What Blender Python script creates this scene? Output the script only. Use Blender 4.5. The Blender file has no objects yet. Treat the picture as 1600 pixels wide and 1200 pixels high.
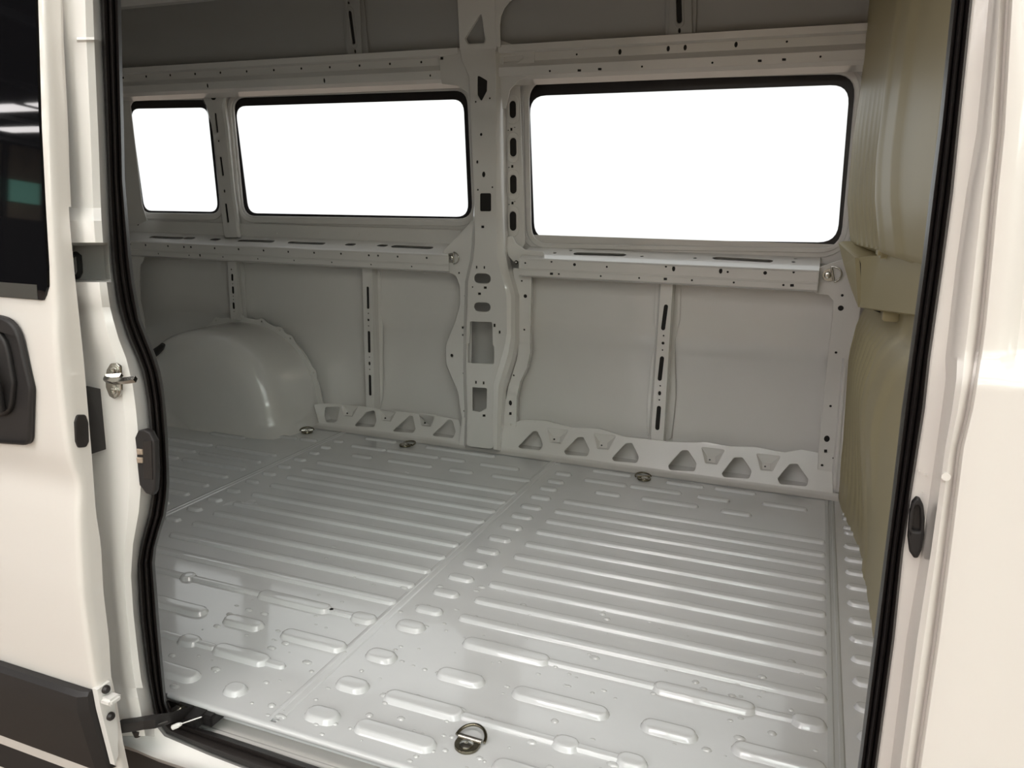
import bpy, bmesh, math, random
from mathutils import Vector, Matrix
random.seed(7)
scn = bpy.context.scene
COL = scn.collection
PI = math.pi

# ------------------------------------------------------------------ camera, sky, lights
FPX = 1207.915
RC = (Vector((0.9311517, 0.3641659, 0.0184298)), Vector((0.0977691, -0.2006586, -0.9747704)), Vector((-0.3512801, 0.9094610, -0.2224478)))
CAM = Vector((0.0, -1.0294909, 0.961791))
cd = bpy.data.cameras.new('camera'); cam = bpy.data.objects.new('camera', cd); COL.objects.link(cam)
cd.sensor_width = 36.0; cd.lens = FPX / 1600 * 36.0; cd.clip_start = 0.02; cd.clip_end = 300
m3 = Matrix((RC[0], -RC[1], -RC[2])).transposed()
cam.matrix_world = Matrix.Translation(CAM) @ m3.to_4x4()
scn.camera = cam
scn.view_settings.view_transform = 'Standard'; scn.view_settings.look = 'None'
scn.view_settings.gamma = 1.0; scn.view_settings.use_curve_mapping = False
scn.view_settings.exposure = 0.08
w = bpy.data.worlds.new('sky'); scn.world = w; w.use_nodes = True
bg = w.node_tree.nodes['Background']; bg.inputs[0].default_value = (1.0, 1.0, 1.0, 1); bg.inputs[1].default_value = 1.14

def area_light(name, loc, target, sx, sy, power, col):
    l = bpy.data.lights.new(name, 'AREA'); l.shape = 'RECTANGLE'; l.size = sx; l.size_y = sy; l.energy = power; l.color = col
    o = bpy.data.objects.new(name, l); COL.objects.link(o); o.location = loc
    o.rotation_euler = (Vector(target) - Vector(loc)).to_track_quat('-Z', 'Y').to_euler(); return o
area_light('hall_lamp', (1.8, -5.2, 3.4), (0.0, 0.3, 0.4), 1.2, 0.3, 22, (1.0, 0.86, 0.68))
area_light('hall_lamp', (0.3, -2.1, 5.2), (-0.3, 0.2, 0.0), 5.0, 1.2, 138, (1.0, 0.945, 0.885))

# ------------------------------------------------------------------ pixel -> place helpers (1600 x 1200 frame)
def ray(px, py):
    return RC[0] * ((px - 800) / FPX) + RC[1] * ((py - 600) / FPX) + RC[2]
def on(px, py, ax, v):
    d = ray(px, py); i = 'xyz'.index(ax); return CAM + d * ((v - CAM[i]) / d[i])
class PL:
    def __init__(s, o, u, v):
        s.o = Vector(o); s.u = Vector(u).normalized(); s.v = Vector(v).normalized(); s.n = s.u.cross(s.v)
    def uv(s, p):
        d = ray(*p); t = (s.o - CAM).dot(s.n) / d.dot(s.n); q = CAM + d * t - s.o
        return (q.dot(s.u), q.dot(s.v))
    def p(s, u, v, w=0): return s.o + s.u * u + s.v * v + s.n * w
    def scale(s, p):   # metres per pixel there
        a = s.uv(p); b = s.uv((p[0], p[1] + 1)); return math.hypot(a[0] - b[0], a[1] - b[1])
def YP(Y): return PL((0, Y, 0), (1, 0, 0), (0, 0, 1))
def SEG(y0, z0, y1, z1): return PL((0, y0, z0), (1, 0, 0), (0, y1 - y0, z1 - z0))
def interp(L, k):
    if k <= L[0][0]: a, b = L[0], L[1]
    elif k >= L[-1][0]: a, b = L[-2], L[-1]
    else:
        for a, b in zip(L, L[1:]):
            if a[0] <= k <= b[0]: break
    t = (k - a[0]) / (b[0] - a[0]); return a[1] + (b[1] - a[1]) * t

# ------------------------------------------------------------------ materials
def mat(name, col, rough=0.4, metal=0.0, coat=0.0, noise=0.0, nscale=6.0, emis=None, bump=0.0, bscale=300.0, rvar=0.0, spec=0.5):
    m = bpy.data.materials.new(name); m.use_nodes = True; nt = m.node_tree; b = nt.nodes['Principled BSDF']
    b.inputs['Base Color'].default_value = (*col, 1); b.inputs['Roughness'].default_value = rough; b.inputs['Metallic'].default_value = metal
    b.inputs['Coat Weight'].default_value = coat; b.inputs['Coat Roughness'].default_value = 0.06
    b.inputs['Specular IOR Level'].default_value = spec
    tc = nt.nodes.new('ShaderNodeTexCoord')
    if noise > 0 or rvar > 0:
        n = nt.nodes.new('ShaderNodeTexNoise'); n.inputs['Scale'].default_value = nscale; n.inputs['Detail'].default_value = 5
        nt.links.new(tc.outputs['Object'], n.inputs['Vector'])
        if noise > 0:
            r = nt.nodes.new('ShaderNodeMapRange'); r.inputs[1].default_value = 0.3; r.inputs[2].default_value = 0.7
            r.inputs[3].default_value = 1 - noise; r.inputs[4].default_value = 1 + noise * 0.4
            mx = nt.nodes.new('ShaderNodeMix'); mx.data_type = 'RGBA'; mx.blend_type = 'MULTIPLY'; mx.inputs[0].default_value = 1
            mx.inputs[6].default_value = (*col, 1); nt.links.new(n.outputs['Fac'], r.inputs[0]); nt.links.new(r.outputs[0], mx.inputs[7])
            nt.links.new(mx.outputs[2], b.inputs['Base Color'])
        if rvar > 0:
            r2 = nt.nodes.new('ShaderNodeMapRange'); r2.inputs[1].default_value = 0.25; r2.inputs[2].default_value = 0.75
            r2.inputs[3].default_value = rough - rvar; r2.inputs[4].default_value = rough + rvar
            nt.links.new(n.outputs['Fac'], r2.inputs[0]); nt.links.new(r2.outputs[0], b.inputs['Roughness'])
    if bump > 0:
        n2 = nt.nodes.new('ShaderNodeTexNoise'); n2.inputs['Scale'].default_value = bscale; nt.links.new(tc.outputs['Object'], n2.inputs['Vector'])
        bp = nt.nodes.new('ShaderNodeBump'); bp.inputs['Strength'].default_value = bump; bp.inputs['Distance'].default_value = 0.001
        nt.links.new(n2.outputs['Fac'], bp.inputs['Height']); nt.links.new(bp.outputs[0], b.inputs['Normal'])
    if emis:
        b.inputs['Emission Color'].default_value = (*emis[0], 1); b.inputs['Emission Strength'].default_value = emis[1]
    return m
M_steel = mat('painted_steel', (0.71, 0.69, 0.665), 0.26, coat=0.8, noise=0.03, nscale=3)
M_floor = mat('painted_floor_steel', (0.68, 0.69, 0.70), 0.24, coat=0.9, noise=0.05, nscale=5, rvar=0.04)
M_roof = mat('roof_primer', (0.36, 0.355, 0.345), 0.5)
M_white = mat('white_body_paint', (0.77, 0.73, 0.69), 0.28, coat=0.8)
M_jamb = mat('white_jamb_paint', (0.79, 0.77, 0.745), 0.32, coat=0.4)
M_beige = mat('olive_beige_panel', (0.43, 0.375, 0.225), 0.45, coat=0.0, spec=0.25)
M_rubber = mat('black_rubber', (0.020, 0.0165, 0.0155), 0.40, bump=0.3)
M_plastic = mat('black_plastic', (0.018, 0.016, 0.016), 0.5, bump=0.3, bscale=900)
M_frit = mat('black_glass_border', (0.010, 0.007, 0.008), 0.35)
M_dark = mat('dark_glass', (0.004, 0.004, 0.005), 0.03)
M_zinc = mat('zinc_plated_steel', (0.55, 0.54, 0.50), 0.22, metal=1.0)
M_dzinc = mat('dark_plated_steel', (0.22, 0.20, 0.15), 0.25, metal=1.0)
M_brass = mat('copper_contact', (0.55, 0.45, 0.36), 0.4, metal=0.6)
M_sealer = mat('seam_sealer', (0.50, 0.51, 0.50), 0.4)
M_holeshade = mat('painted_hole_shade', (0.012, 0.010, 0.009), 0.8)  # near-black standing in for the shade inside small holes
M_clip = mat('white_nylon', (0.8, 0.8, 0.78), 0.5)
M_ground = mat('hall_concrete', (0.30, 0.225, 0.175), 0.7, noise=0.25, nscale=2)
M_hallwall = mat('corrugated_sheet', (0.30, 0.26, 0.19), 0.7, noise=0.2, nscale=1)
M_hallroof = mat('hall_roof_sheet', (0.010, 0.010, 0.010), 0.9)
M_hallsteel = mat('hall_steel', (0.02, 0.02, 0.02), 0.7)
M_sky = mat('daylight_skylight', (0.8, 0.8, 0.8), 0.5, emis=((1.0, 0.955, 0.945), 10.8))
M_skyg = mat('green_tinted_skylight', (0.7, 0.8, 0.75), 0.5, emis=((0.92, 1.0, 0.95), 8.8))
M_greenwin = mat('green_daylight_window', (0.3, 0.6, 0.5), 0.5, emis=((0.25, 0.75, 0.60), 0.9))
def glass_mat():
    m = bpy.data.materials.new('clear_glass'); m.use_nodes = True; nt = m.node_tree; nt.nodes.clear()
    o = nt.nodes.new('ShaderNodeOutputMaterial'); t = nt.nodes.new('ShaderNodeBsdfTransparent'); g = nt.nodes.new('ShaderNodeBsdfGlossy')
    t.inputs[0].default_value = (0.97, 0.985, 0.98, 1); g.inputs['Roughness'].default_value = 0.02
    f = nt.nodes.new('ShaderNodeLayerWeight'); f.inputs['Blend'].default_value = 0.5; mx = nt.nodes.new('ShaderNodeMixShader')
    pw = nt.nodes.new('ShaderNodeMath'); pw.operation = 'POWER'; pw.inputs[1].default_value = 5.0
    ma = nt.nodes.new('ShaderNodeMath'); ma.operation = 'MULTIPLY_ADD'; ma.inputs[1].default_value = 0.8; ma.inputs[2].default_value = 0.035
    nt.links.new(f.outputs['Facing'], pw.inputs[0]); nt.links.new(pw.outputs[0], ma.inputs[0])
    nt.links.new(ma.outputs[0], mx.inputs[0]); nt.links.new(t.outputs[0], mx.inputs[1]); nt.links.new(g.outputs[0], mx.inputs[2])
    nt.links.new(mx.outputs[0], o.inputs[0]); return m
M_glass = glass_mat()
def drop_mat():
    m = mat('water', (0.62, 0.63, 0.63), 0.04, coat=1.0); return m
M_water = drop_mat()

# ------------------------------------------------------------------ object helpers
def link(name, me, m, parent=None, smooth=False, angle=35):
    o = bpy.data.objects.new(name, me); COL.objects.link(o)
    if m: me.materials.append(m)
    if parent is not None: o.parent = parent
    if smooth:
        me.polygons.foreach_set('use_smooth', [True] * len(me.polygons))
        me.set_sharp_from_angle(angle=math.radians(angle))
    return o
def mesh(name, V, F, m, parent=None, smooth=False, angle=35):
    me = bpy.data.meshes.new(name); me.from_pydata([tuple(v) for v in V], [], F); me.update()
    bm = bmesh.new(); bm.from_mesh(me); bmesh.ops.recalc_face_normals(bm, faces=bm.faces); bm.to_mesh(me); bm.free()
    return link(name, me, m, parent, smooth, angle)
def empty(name, loc=(0, 0, 0)):
    o = bpy.data.objects.new(name, None); COL.objects.link(o); o.empty_display_size = 0.1; return o
def struct(o): o['kind'] = 'structure'; return o
def tag(o, label, cat, group=None):
    o['label'] = label; o['category'] = cat
    if group: o['group'] = group
    return o
def circ(c, r, n=12, ry=None):
    ry = ry or r; return [(c[0] + r * math.cos(2 * PI * i / n), c[1] + ry * math.sin(2 * PI * i / n)) for i in range(n)]
def slot(a, b, r, n=6):
    ang = math.atan2(b[1] - a[1], b[0] - a[0]); L = []
    for i in range(n + 1): t = ang - PI / 2 + PI * i / n; L.append((b[0] + r * math.cos(t), b[1] + r * math.sin(t)))
    for i in range(n + 1): t = ang + PI / 2 + PI * i / n; L.append((a[0] + r * math.cos(t), a[1] + r * math.sin(t)))
    return L
def rpoly(P, r, n=4):
    out = []; N = len(P)
    for i in range(N):
        p = Vector(P[i]); a = Vector(P[i - 1]) - p; b = Vector(P[(i + 1) % N]) - p
        la, lb = a.length, b.length
        if la < 1e-6 or lb < 1e-6: continue
        rr = r[i] if isinstance(r, (list, tuple)) else r
        if rr <= 0: out.append(tuple(p)); continue
        th = a.angle(b); d = min(rr / math.tan(max(th / 2, 0.05)), la * 0.48, lb * 0.48)
        p0 = p + a / la * d; p1 = p + b / lb * d
        for k in range(n + 1):
            t = k / n; q = p0 * (1 - t) ** 2 + p * 2 * t * (1 - t) + p1 * t * t; out.append(tuple(q))
    return out
# hole specs in photo pixels -> outline in plane coordinates
def H(pl, spec):
    k = spec[0]
    if k == 'c': c = pl.uv(spec[1:3]); s = pl.scale(spec[1:3]); return circ(c, spec[3] * s)
    if k == 'e': c = pl.uv(spec[1:3]); s = pl.scale(spec[1:3]); return circ(c, spec[3] * s, 14, spec[4] * s)
    if k == 's': s = pl.scale(spec[1:3]); return slot(pl.uv(spec[1:3]), pl.uv(spec[3:5]), spec[5] * s)
    if k == 'q':
        x, y, a, b = spec[1:5]; return rpoly([pl.uv(p) for p in ((x - a, y - b), (x + a, y - b), (x + a, y + b), (x - a, y + b))], 0.0012, 2)
    if k == 'p': return rpoly([pl.uv(p) for p in spec[1]], spec[2])
def plate_uv(name, pl, outline, holes, t, m, parent, bevel=0.0015, res=1, liner=False):
    cu = bpy.data.curves.new(name, 'CURVE'); cu.dimensions = '2D'; cu.fill_mode = 'BOTH'
    bevel = min(bevel, t * 0.45)
    cu.extrude = max(t / 2 - bevel, 0.0002); cu.bevel_depth = bevel; cu.bevel_resolution = res; cu.offset = -bevel
    for L in [outline] + holes:
        s = cu.splines.new('POLY'); s.points.add(len(L) - 1); s.use_cyclic_u = True
        for i, p in enumerate(L): s.points[i].co = (p[0], p[1], 0, 1)
    ob = bpy.data.objects.new(name, cu); me = bpy.data.meshes.new_from_object(ob)
    bpy.data.objects.remove(ob); bpy.data.curves.remove(cu)
    me.name = name
    for v in me.vertices:
        c = v.co.copy(); v.co = pl.p(c.x, c.y, c.z - t / 2)
    me.materials.clear()
    o = link(name, me, m, parent, True, 30)
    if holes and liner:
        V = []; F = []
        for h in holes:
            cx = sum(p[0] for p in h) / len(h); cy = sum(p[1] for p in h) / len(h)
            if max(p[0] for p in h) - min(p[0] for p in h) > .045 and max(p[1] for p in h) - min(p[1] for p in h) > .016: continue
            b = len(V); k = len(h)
            for p in h:   # black sheet close behind each small hole, painting the shade inside
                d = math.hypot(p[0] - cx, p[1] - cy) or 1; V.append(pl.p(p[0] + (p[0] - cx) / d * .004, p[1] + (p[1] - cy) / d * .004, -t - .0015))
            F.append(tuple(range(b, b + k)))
        if F: mesh('hole_shade_sheet', V, F, M_holeshade, parent)
    return o
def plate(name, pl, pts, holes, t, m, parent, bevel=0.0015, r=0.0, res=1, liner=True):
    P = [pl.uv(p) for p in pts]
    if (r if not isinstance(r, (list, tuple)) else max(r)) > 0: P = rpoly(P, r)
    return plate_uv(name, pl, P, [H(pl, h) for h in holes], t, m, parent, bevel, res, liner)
def loft(name, rows, m, parent=None, smooth=True, angle=40, closed=False):
    n = len(rows[0]); V = [p for r in rows for p in r]; F = []
    for i in range(len(rows) - 1):
        for j in range(n - 1 + (1 if closed else 0)):
            k = (j + 1) % n; F.append((i * n + j, i * n + k, (i + 1) * n + k, (i + 1) * n + j))
    return mesh(name, V, F, m, parent, smooth, angle)
def extr(name, prof, x0, x1, m, parent=None, smooth=False, angle=30):
    return loft(name, [[(x0, y, z) for y, z in prof], [(x1, y, z) for y, z in prof]], m, parent, smooth, angle)
def box(name, c, s, m, parent=None, bevel=0.0, rot=None):
    bm = bmesh.new(); bmesh.ops.create_cube(bm, size=1.0)
    bmesh.ops.scale(bm, vec=s, verts=bm.verts)
    if bevel > 0: bmesh.ops.bevel(bm, geom=bm.edges[:], offset=bevel, segments=2, affect='EDGES')
    if rot is not None: bmesh.ops.rotate(bm, matrix=rot, verts=bm.verts, cent=(0, 0, 0))
    bmesh.ops.translate(bm, vec=c, verts=bm.verts)
    me = bpy.data.meshes.new(name); bm.to_mesh(me); bm.free(); return link(name, me, m, parent, bevel > 0, 40)
def tube(name, pts, r, m, parent=None, n=8, cyclic=False, caps=True):
    P = [Vector(p) for p in pts]; N = len(P); rows = []; up = None
    for i in range(N):
        if cyclic: d = (P[(i + 1) % N] - P[i - 1]).normalized()
        else: d = (P[min(i + 1, N - 1)] - P[max(i - 1, 0)]).normalized()
        if up is None:
            up = Vector((0, 0, 1)) if abs(d.z) < 0.9 else Vector((1, 0, 0))
        a = (up - d * up.dot(d)).normalized(); b = d.cross(a); up = a
        rr = r[i] if isinstance(r, (list, tuple)) else r
        rows.append([P[i] + a * rr * math.cos(2 * PI * k / n) + b * rr * math.sin(2 * PI * k / n) for k in range(n)])
    V = [p for q in rows for p in q]; F = []
    for i in range(N - (0 if cyclic else 1)):
        i2 = (i + 1) % N
        for k in range(n): F.append((i * n + k, i * n + (k + 1) % n, i2 * n + (k + 1) % n, i2 * n + k))
    if not cyclic and caps: F.append(tuple(range(n - 1, -1, -1))); F.append(tuple((N - 1) * n + k for k in range(n)))
    return mesh(name, V, F, m, parent, True, 50)
def cyl(name, pl, c, r, w0, w1, m, parent=None, n=20, prof=None):
    prof = prof or [(r, w0), (r, w1)]
    rows = [[pl.p(c[0] + q[0] * math.cos(2 * PI * k / n), c[1] + q[0] * math.sin(2 * PI * k / n), q[1]) for k in range(n)] for q in prof]
    V = [p for q in rows for p in q]; F = []
    for i in range(len(rows) - 1):
        for k in range(n): F.append((i * n + k, i * n + (k + 1) % n, (i + 1) * n + (k + 1) % n, (i + 1) * n + k))
    F.append(tuple(range(n - 1, -1, -1))); F.append(tuple((len(rows) - 1) * n + k for k in range(n)))
    return mesh(name, V, F, m, parent, True, 40)

# ================================================================== SETTING: the hall around the van
GZ = -0.56
ground = struct(box('floor_hall', (0, -9, GZ - 0.05), (60, 50, 0.1), M_ground))
hroof = struct(box('ceiling_hall', (-6.5, -14.2, 6.0), (44, 26, 0.1), M_hallroof))
hw = struct(box('wall_hall_left', (-28.2, -14.2, 2.7), (0.2, 26, 6.6), M_hallwall))
hb = struct(box('wall_hall_back', (-6.5, -27.1, 2.7), (44, 0.2, 6.6), M_hallwall))
hr = struct(box('wall_hall_right', (15.2, -14.2, 2.7), (0.2, 26, 6.6), M_hallwall))
for i in range(14): box('hall_post', (-28.0, -2.5 - i * 1.7, 2.7), (0.2, 0.16, 6.5), M_hallsteel, hw)
for i in range(13): box('green_pane', (-28.05, -3.35 - i * 1.7, 3.9), (0.06, 1.2, 0.9), M_greenwin, hw)
box('dark_dado', (-28.0, -14.2, 1.1), (0.15, 25.8, 3.3), M_hallsteel, hw)
for i in range(15):
    for j in range(8):
        if (j == 0 and 4 < i < 8) or (i < 5 and j < 3): continue
        box('skylight', (-24.0 + i * 2.7, -5.6 - j * 2.9, 5.93), (2.25, 0.8, 0.03), M_skyg if i > 8 else M_sky, hroof)
for i in range(11): box('roof_truss', (-25.4 + i * 4.2, -14.2, 5.65), (0.10, 25.5, 0.16), M_hallsteel, hroof)
for i in range(8): box('highlight_pane', (15.05, -4.0 - i * 2.8, 3.9), (0.06, 1.7, 1.3), M_skyg, hr)  # glowing panes added out of view to put highlights on the van interior
for i in range(3): struct(box('trim_hall_column', (-12.0 + i * 12, -9.5, 2.7), (0.25, 0.25, 6.6), M_hallsteel))

# ================================================================== FLOOR of the cargo bay
floor = struct(box('floor', (-1.55, 0.90, -0.018), (3.9, 1.76, 0.03), M_floor))
def panel(name, x0, x1, y0=0.004, y1=1.775):
    return plate_uv(name, PL((0, 0, 0.0), (1, 0, 0), (0, 1, 0)), [(x0, y0), (x1, y0), (x1, y1), (x0, y1)], [], 0.004, M_floor, floor, 0.001)
SA, SB, SC = -0.878, 0.123, -1.832
panel('floor_panel', SC + .006, SA - .006); panel('floor_panel', SA + .006, SB - .006)
panel('floor_panel', SB + .006, 0.38); panel('floor_panel', -3.4, SC - .006)
for sx in (SA, SB, SC):   # lapped, sealed seams between the sheets
    extr_rows = [[(sx + dx, y, z) for dx, z in ((-.016, .0003), (-.013, .0016), (-.006, .0018), (-.004, .0004), (.003, .0004), (.005, .0026), (.011, .0024), (.014, .0003))] for y in (0.02, 1.74)]
    loft('floor_seam', extr_rows, M_sealer if sx == SB else M_floor, floor, True, 30)
def rib(x0, x1, y, wd=0.031, h=0.0065):
    h *= 1.2
    x0, x1 = min(x0, x1), max(x0, x1)
    prof = ((1.0, 0.0), (0.95, 0.0010), (0.78, h * 0.80), (0.66, h * 0.97), (0.50, h))
    n = 7; r = wd / 2; rows = []
    for s, z in prof:
        ring = []; rr = r * s; xa, xb = x0 + r, x1 - r
        if xb < xa: xa = xb = (x0 + x1) / 2
        for k in range(n + 1): t = -PI / 2 + PI * k / n; ring.append((xb + rr * math.cos(t), y + rr * math.sin(t), z))
        for k in range(n + 1): t = PI / 2 + PI * k / n; ring.append((xa + rr * math.cos(t), y + rr * math.sin(t), z))
        rows.append(ring)
    m_ = len(rows[0]); V = [p for q in rows for p in q]; F = []
    for i in range(len(rows) - 1):
        for k in range(m_): F.append((i * m_ + k, i * m_ + (k + 1) % m_, (i + 1) * m_ + (k + 1) % m_, (i + 1) * m_ + k))
    F.append(tuple((len(rows) - 1) * m_ + k for k in range(m_)))
    mesh('rib', V, F, M_floor, floor, True, 75)
YR = [0.499, 0.592, 0.682, 0.772, 0.862, 0.952, 1.048, 1.139, 1.226, 1.320]
for i, y in enumerate(YR):
    rib(-0.716, 0.108, y); rib(-1.70 if i > 0 else -1.705, -0.884, y)
    rib(-0.832, -0.758, y, 0.034); rib(-1.815 + .01, -1.748, y, 0.032)
    rib(0.156, 0.30, y, 0.032)
    rib(-2.18, -1.885, y, 0.030); rib(-2.42, -2.20, y, 0.036); rib(-2.95, -2.40, y, 0.026, 0.0055)
TH = 0.020
# wide pads joined by narrow beads in the rows near the door
for row, y in (((('w', -.662, -.452), ('t', -.46, -.22), ('w', -.232, -.022), ('t', -.03, .05), ('w', .038, .108)), .405),
               ((('w', -.662, -.552), ('w', -.492, -.288), ('w', -.228, -.118), ('w', -.060, .108)), .277),
               ((('w', -.724, -.548), ('t', -.555, -.19), ('w', -.370, -.314), ('w', -.25, -.19), ('w', -.10, .108)), .166),
               ((('w', -.728, -.557), ('w', -.448, -.27), ('w', -.2, .05)), .065)):
    for k, a, b in row: rib(a, b, y, 0.044 if k == 'w' else TH, 0.0085 if k == 'w' else 0.006)
for row, y in (((('t', -1.70, -1.0), ('w', -1.475, -1.43), ('w', -1.226, -1.012), ('t', -1.02, -.94), ('w', -.955, -.884)), .403),
               ((('w', -1.66, -1.276), ('w', -1.222, -1.110), ('w', -1.058, -.884)), .275),
               ((('t', -1.6, -1.15), ('w', -1.254, -1.196), ('w', -1.156, -1.007), ('t', -1.02, -.966)), .167),
               ((('w', -1.36, -1.102), ('w', -1.034, -.982)), .063)):
    for k, a, b in row: rib(a, b, y, 0.044 if k == 'w' else TH, 0.0085 if k == 'w' else 0.006)
for y in (.063, .168, .282, .415): rib(-0.838, -0.762, y, 0.048, 0.0085)
for y in (.282, .405, .18): rib(0.158, 0.30, y, 0.036)
for y in (1.41, 1.49, 1.58): rib(-0.83, -0.765, y, 0.032); rib(-1.80, -1.75, y, .03)
def pxrib(a, b, wd=0.030, h=0.006):
    p = on(*a, 'z', 0); q = on(*b, 'z', 0); rib(p.x, q.x, (p.y + q.y) / 2, wd, h)
for a, b in (((929, 770), (970, 775)), ((1001, 780), (1092, 792)), ((1125, 800), (1175, 805)), ((912, 750), (980, 760)), ((984, 760), (1065, 772)), ((1089, 776), (1141, 784)),
             ((925, 736), (987, 744)), ((1040, 754), (1100, 762)), ((1115, 765), (1182, 771)), ((549, 712), (582, 716)), ((605, 720), (676, 730)), ((702, 734), (739, 740)),
             ((767, 744), (830, 752)), ((550, 696), (602, 705)), ((604, 704), (685, 716)), ((688, 716), (727, 722)), ((750, 725), (811, 735)), ((571, 685), (620, 692)), ((664, 699), (774, 714)),
             ((330, 677), (382, 686)), ((432, 682), (465, 686)), ((469, 686), (495, 690)), ((1190, 788), (1262, 797))): pxrib(a, b)
for a, b in (((1315, 797), (1328, 798)), ((1316, 804), (1330, 806)), ((1316, 811), (1331, 813)), ((1317, 824), (1334, 827)), ((1318, 832), (1336, 836))): pxrib(a, b, 0.022)
# folded edge of the floor above the step
lipx0, lipx1 = -1.125, 0.16
extr('floor_edge', [(0.012, 0.0008), (0.007, 0.0012), (0.002, 0.0), (0.0, -0.004), (0.001, -0.010), (0.006, -0.013), (0.05, -0.013)], lipx0, lipx1, M_floor, floor, True, 60)
# water drops left on the sheet near the door: one body of water too scattered to count
V = []; F = []
for i in range(330):
    y = random.uniform(0.03, 0.75) ** 1.15; x = random.uniform(-1.25, 0.10)
    if random.random() < y * 0.75: continue
    r = random.choice((.0025, .0035, .004, .005, .007)); b = len(V); n = 8; e = random.uniform(1.0, 1.9)
    for s, z in ((1, .0004), (.75, .45), (.35, .62)):
        for k in range(n): V.append((x + r * s * e * math.cos(2 * PI * k / n), y + r * s * math.sin(2 * PI * k / n), (z * r * .8 if z > .001 else .0003)))
    for q in range(2):
        for k in range(n): F.append((b + q * n + k, b + q * n + (k + 1) % n, b + (q + 1) * n + (k + 1) % n, b + (q + 1) * n + k))
    F.append(tuple(b + 2 * n + k for k in range(n)))
drops = mesh('water_drops', V, F, M_water, None, True, 80)
tag(drops, 'small clear water drops scattered over the ribbed floor near the door', 'water'); drops['kind'] = 'stuff'

# ================================================================== FAR SIDE of the body
XL, XR = -3.40, 1.62
prof = [(1.80, -0.03), (1.865, 0.0), (1.878, 0.12), (1.884, 0.30), (1.884, 0.42), (1.878, 0.445), (1.870, 0.475), (1.869, 0.53), (1.876, 0.56), (1.872, 0.66), (1.866, 0.72), (1.862, 0.80), (1.860, 0.86)]
wall = struct(extr('wall_far', prof, XL, XR, M_steel, None, True, 60))
SK = YP(1.860)
win = {1: ([(200, 157), (327, 156), (344, 334), (220, 332)], [(203, 170), (324, 168), (341, 331), (225, 329)], .055),
       2: ([(363, 153), (729, 141), (738, 342), (381, 337)], [(367, 166), (724, 155), (732, 339), (388, 333)], .060),
       3: ([(821, 129), (1338, 115), (1313, 389), (825, 379)], [(827, 150), (1328, 132), (1308, 379), (835, 372)], .072)}
holes = [rpoly([SK.uv(p) for p in win[k][0]], win[k][2], 6) for k in win]
plate_uv('window_surround', SK, [(XL, .79), (XR, .79), (XR, 1.62), (XL, 1.62)], holes, 0.010, M_steel, wall, 0.004, 3)
def grow(P, d):
    n = len(P); out = []
    for i in range(n):
        a = Vector(P[i - 1]); b = Vector(P[(i + 1) % n]); t = (b - a).normalized(); out.append((P[i][0] + t.y * d, P[i][1] - t.x * d))
    return out
for k in win:
    o = rpoly([SK.uv(p) for p in win[k][0]], win[k][2], 6)
    ar = sum(o[i - 1][0] * o[i][1] - o[i][0] * o[i - 1][1] for i in range(len(o)))
    sg = 1 if ar > 0 else -1
    plate_uv('window_flange', PL((0, 1.853, 0), (1, 0, 0), (0, 0, 1)), grow(o, sg * .030), [grow(o, sg * .009)], 0.006, M_steel, wall, 0.0025, 2)
    W = struct(empty('window_%d' % k))
    GP = YP(1.8745)
    pane = rpoly([GP.uv(p) for p in win[k][1]], win[k][2] * .9, 6)
    plate_uv('black_border', YP(1.872), grow(o, sg * .025), [rpoly([YP(1.872).uv(p) for p in win[k][1]], win[k][2] * .85, 6)], 0.004, M_frit, W, 0.0008)
    plate_uv('glass_pane', YP(1.8775), grow(o, sg * .024), [], 0.003, M_glass, W, 0.0005)

# ---- stepped rail above the windows
bands = [(1.706, 1.526, 1.710, 1.505), (1.710, 1.505, 1.727, 1.500), (1.727, 1.500, 1.729, 1.473), (1.729, 1.473, 1.714, 1.453), (1.714, 1.453, 1.718, 1.423), (1.718, 1.423, 1.738, 1.412), (1.738, 1.412, 1.800, 1.402), (1.800, 1.402, 1.856, 1.420)]
def upper_rail(x0, x1, hol2, hol4):
    r = empty('upper_rail'); r.parent = wall
    P = [(1.76, 1.527)] + [(b[0], b[1]) for b in bands] + [(1.856, 1.420)]
    keep = [0, 1, 3, 5, 6, 7, 8]
    for i, (a, b) in enumerate(zip(P, P[1:])):
        if i in (3, 5): continue
        extr('rail_fold', [a, b], x0, x1, M_steel, r)
    for (y0, z0, y1, z1), hl in ((bands[2], hol2), (bands[4], hol4)):
        pl = SEG(y1, z1, y0, z0); L = math.hypot(y1 - y0, z1 - z0)
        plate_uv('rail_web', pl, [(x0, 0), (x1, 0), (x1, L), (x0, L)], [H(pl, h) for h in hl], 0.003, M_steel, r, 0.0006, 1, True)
upper_rail(-3.38, -1.295, [('c', x, y, 2.0) for x, y in ((192, 121.5), (228, 119.5), (265.5, 117.5), (304.5, 115.5), (344, 113.5), (385, 111.5), (427.5, 109.5), (470.5, 107), (515, 105), (561.5, 102.5), (609, 99.7), (658, 97))],
           [('e', 324, 134, 1.7, 3.8), ('e', 506.5, 126, 1.8, 4), ('e', 672, 118, 1.5, 2)])
upper_rail(-1.135, 0.20, [('c', 901, 85, 1.7), ('e', 968.5, 81, 2.8, 4.5), ('e', 1044, 76, 2.7, 4.5), ('e', 1070.5, 74.3, 2.7, 4.5), ('e', 1150, 69.5, 2.7, 4.5), ('c', 1229.5, 65, 1.8)],
           [('c', 859, 111, 1.7), ('q', 905, 110, 2.8, 1.8), ('q', 937, 108, 2.8, 1.8), ('c', 1003, 104, 1.7), ('c', 1113, 98, 1.8), ('q', 1187, 95, 3, 1.9), ('q', 1225, 93, 3, 1.9), ('c', 1282, 88.5, 1.8)])

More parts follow.
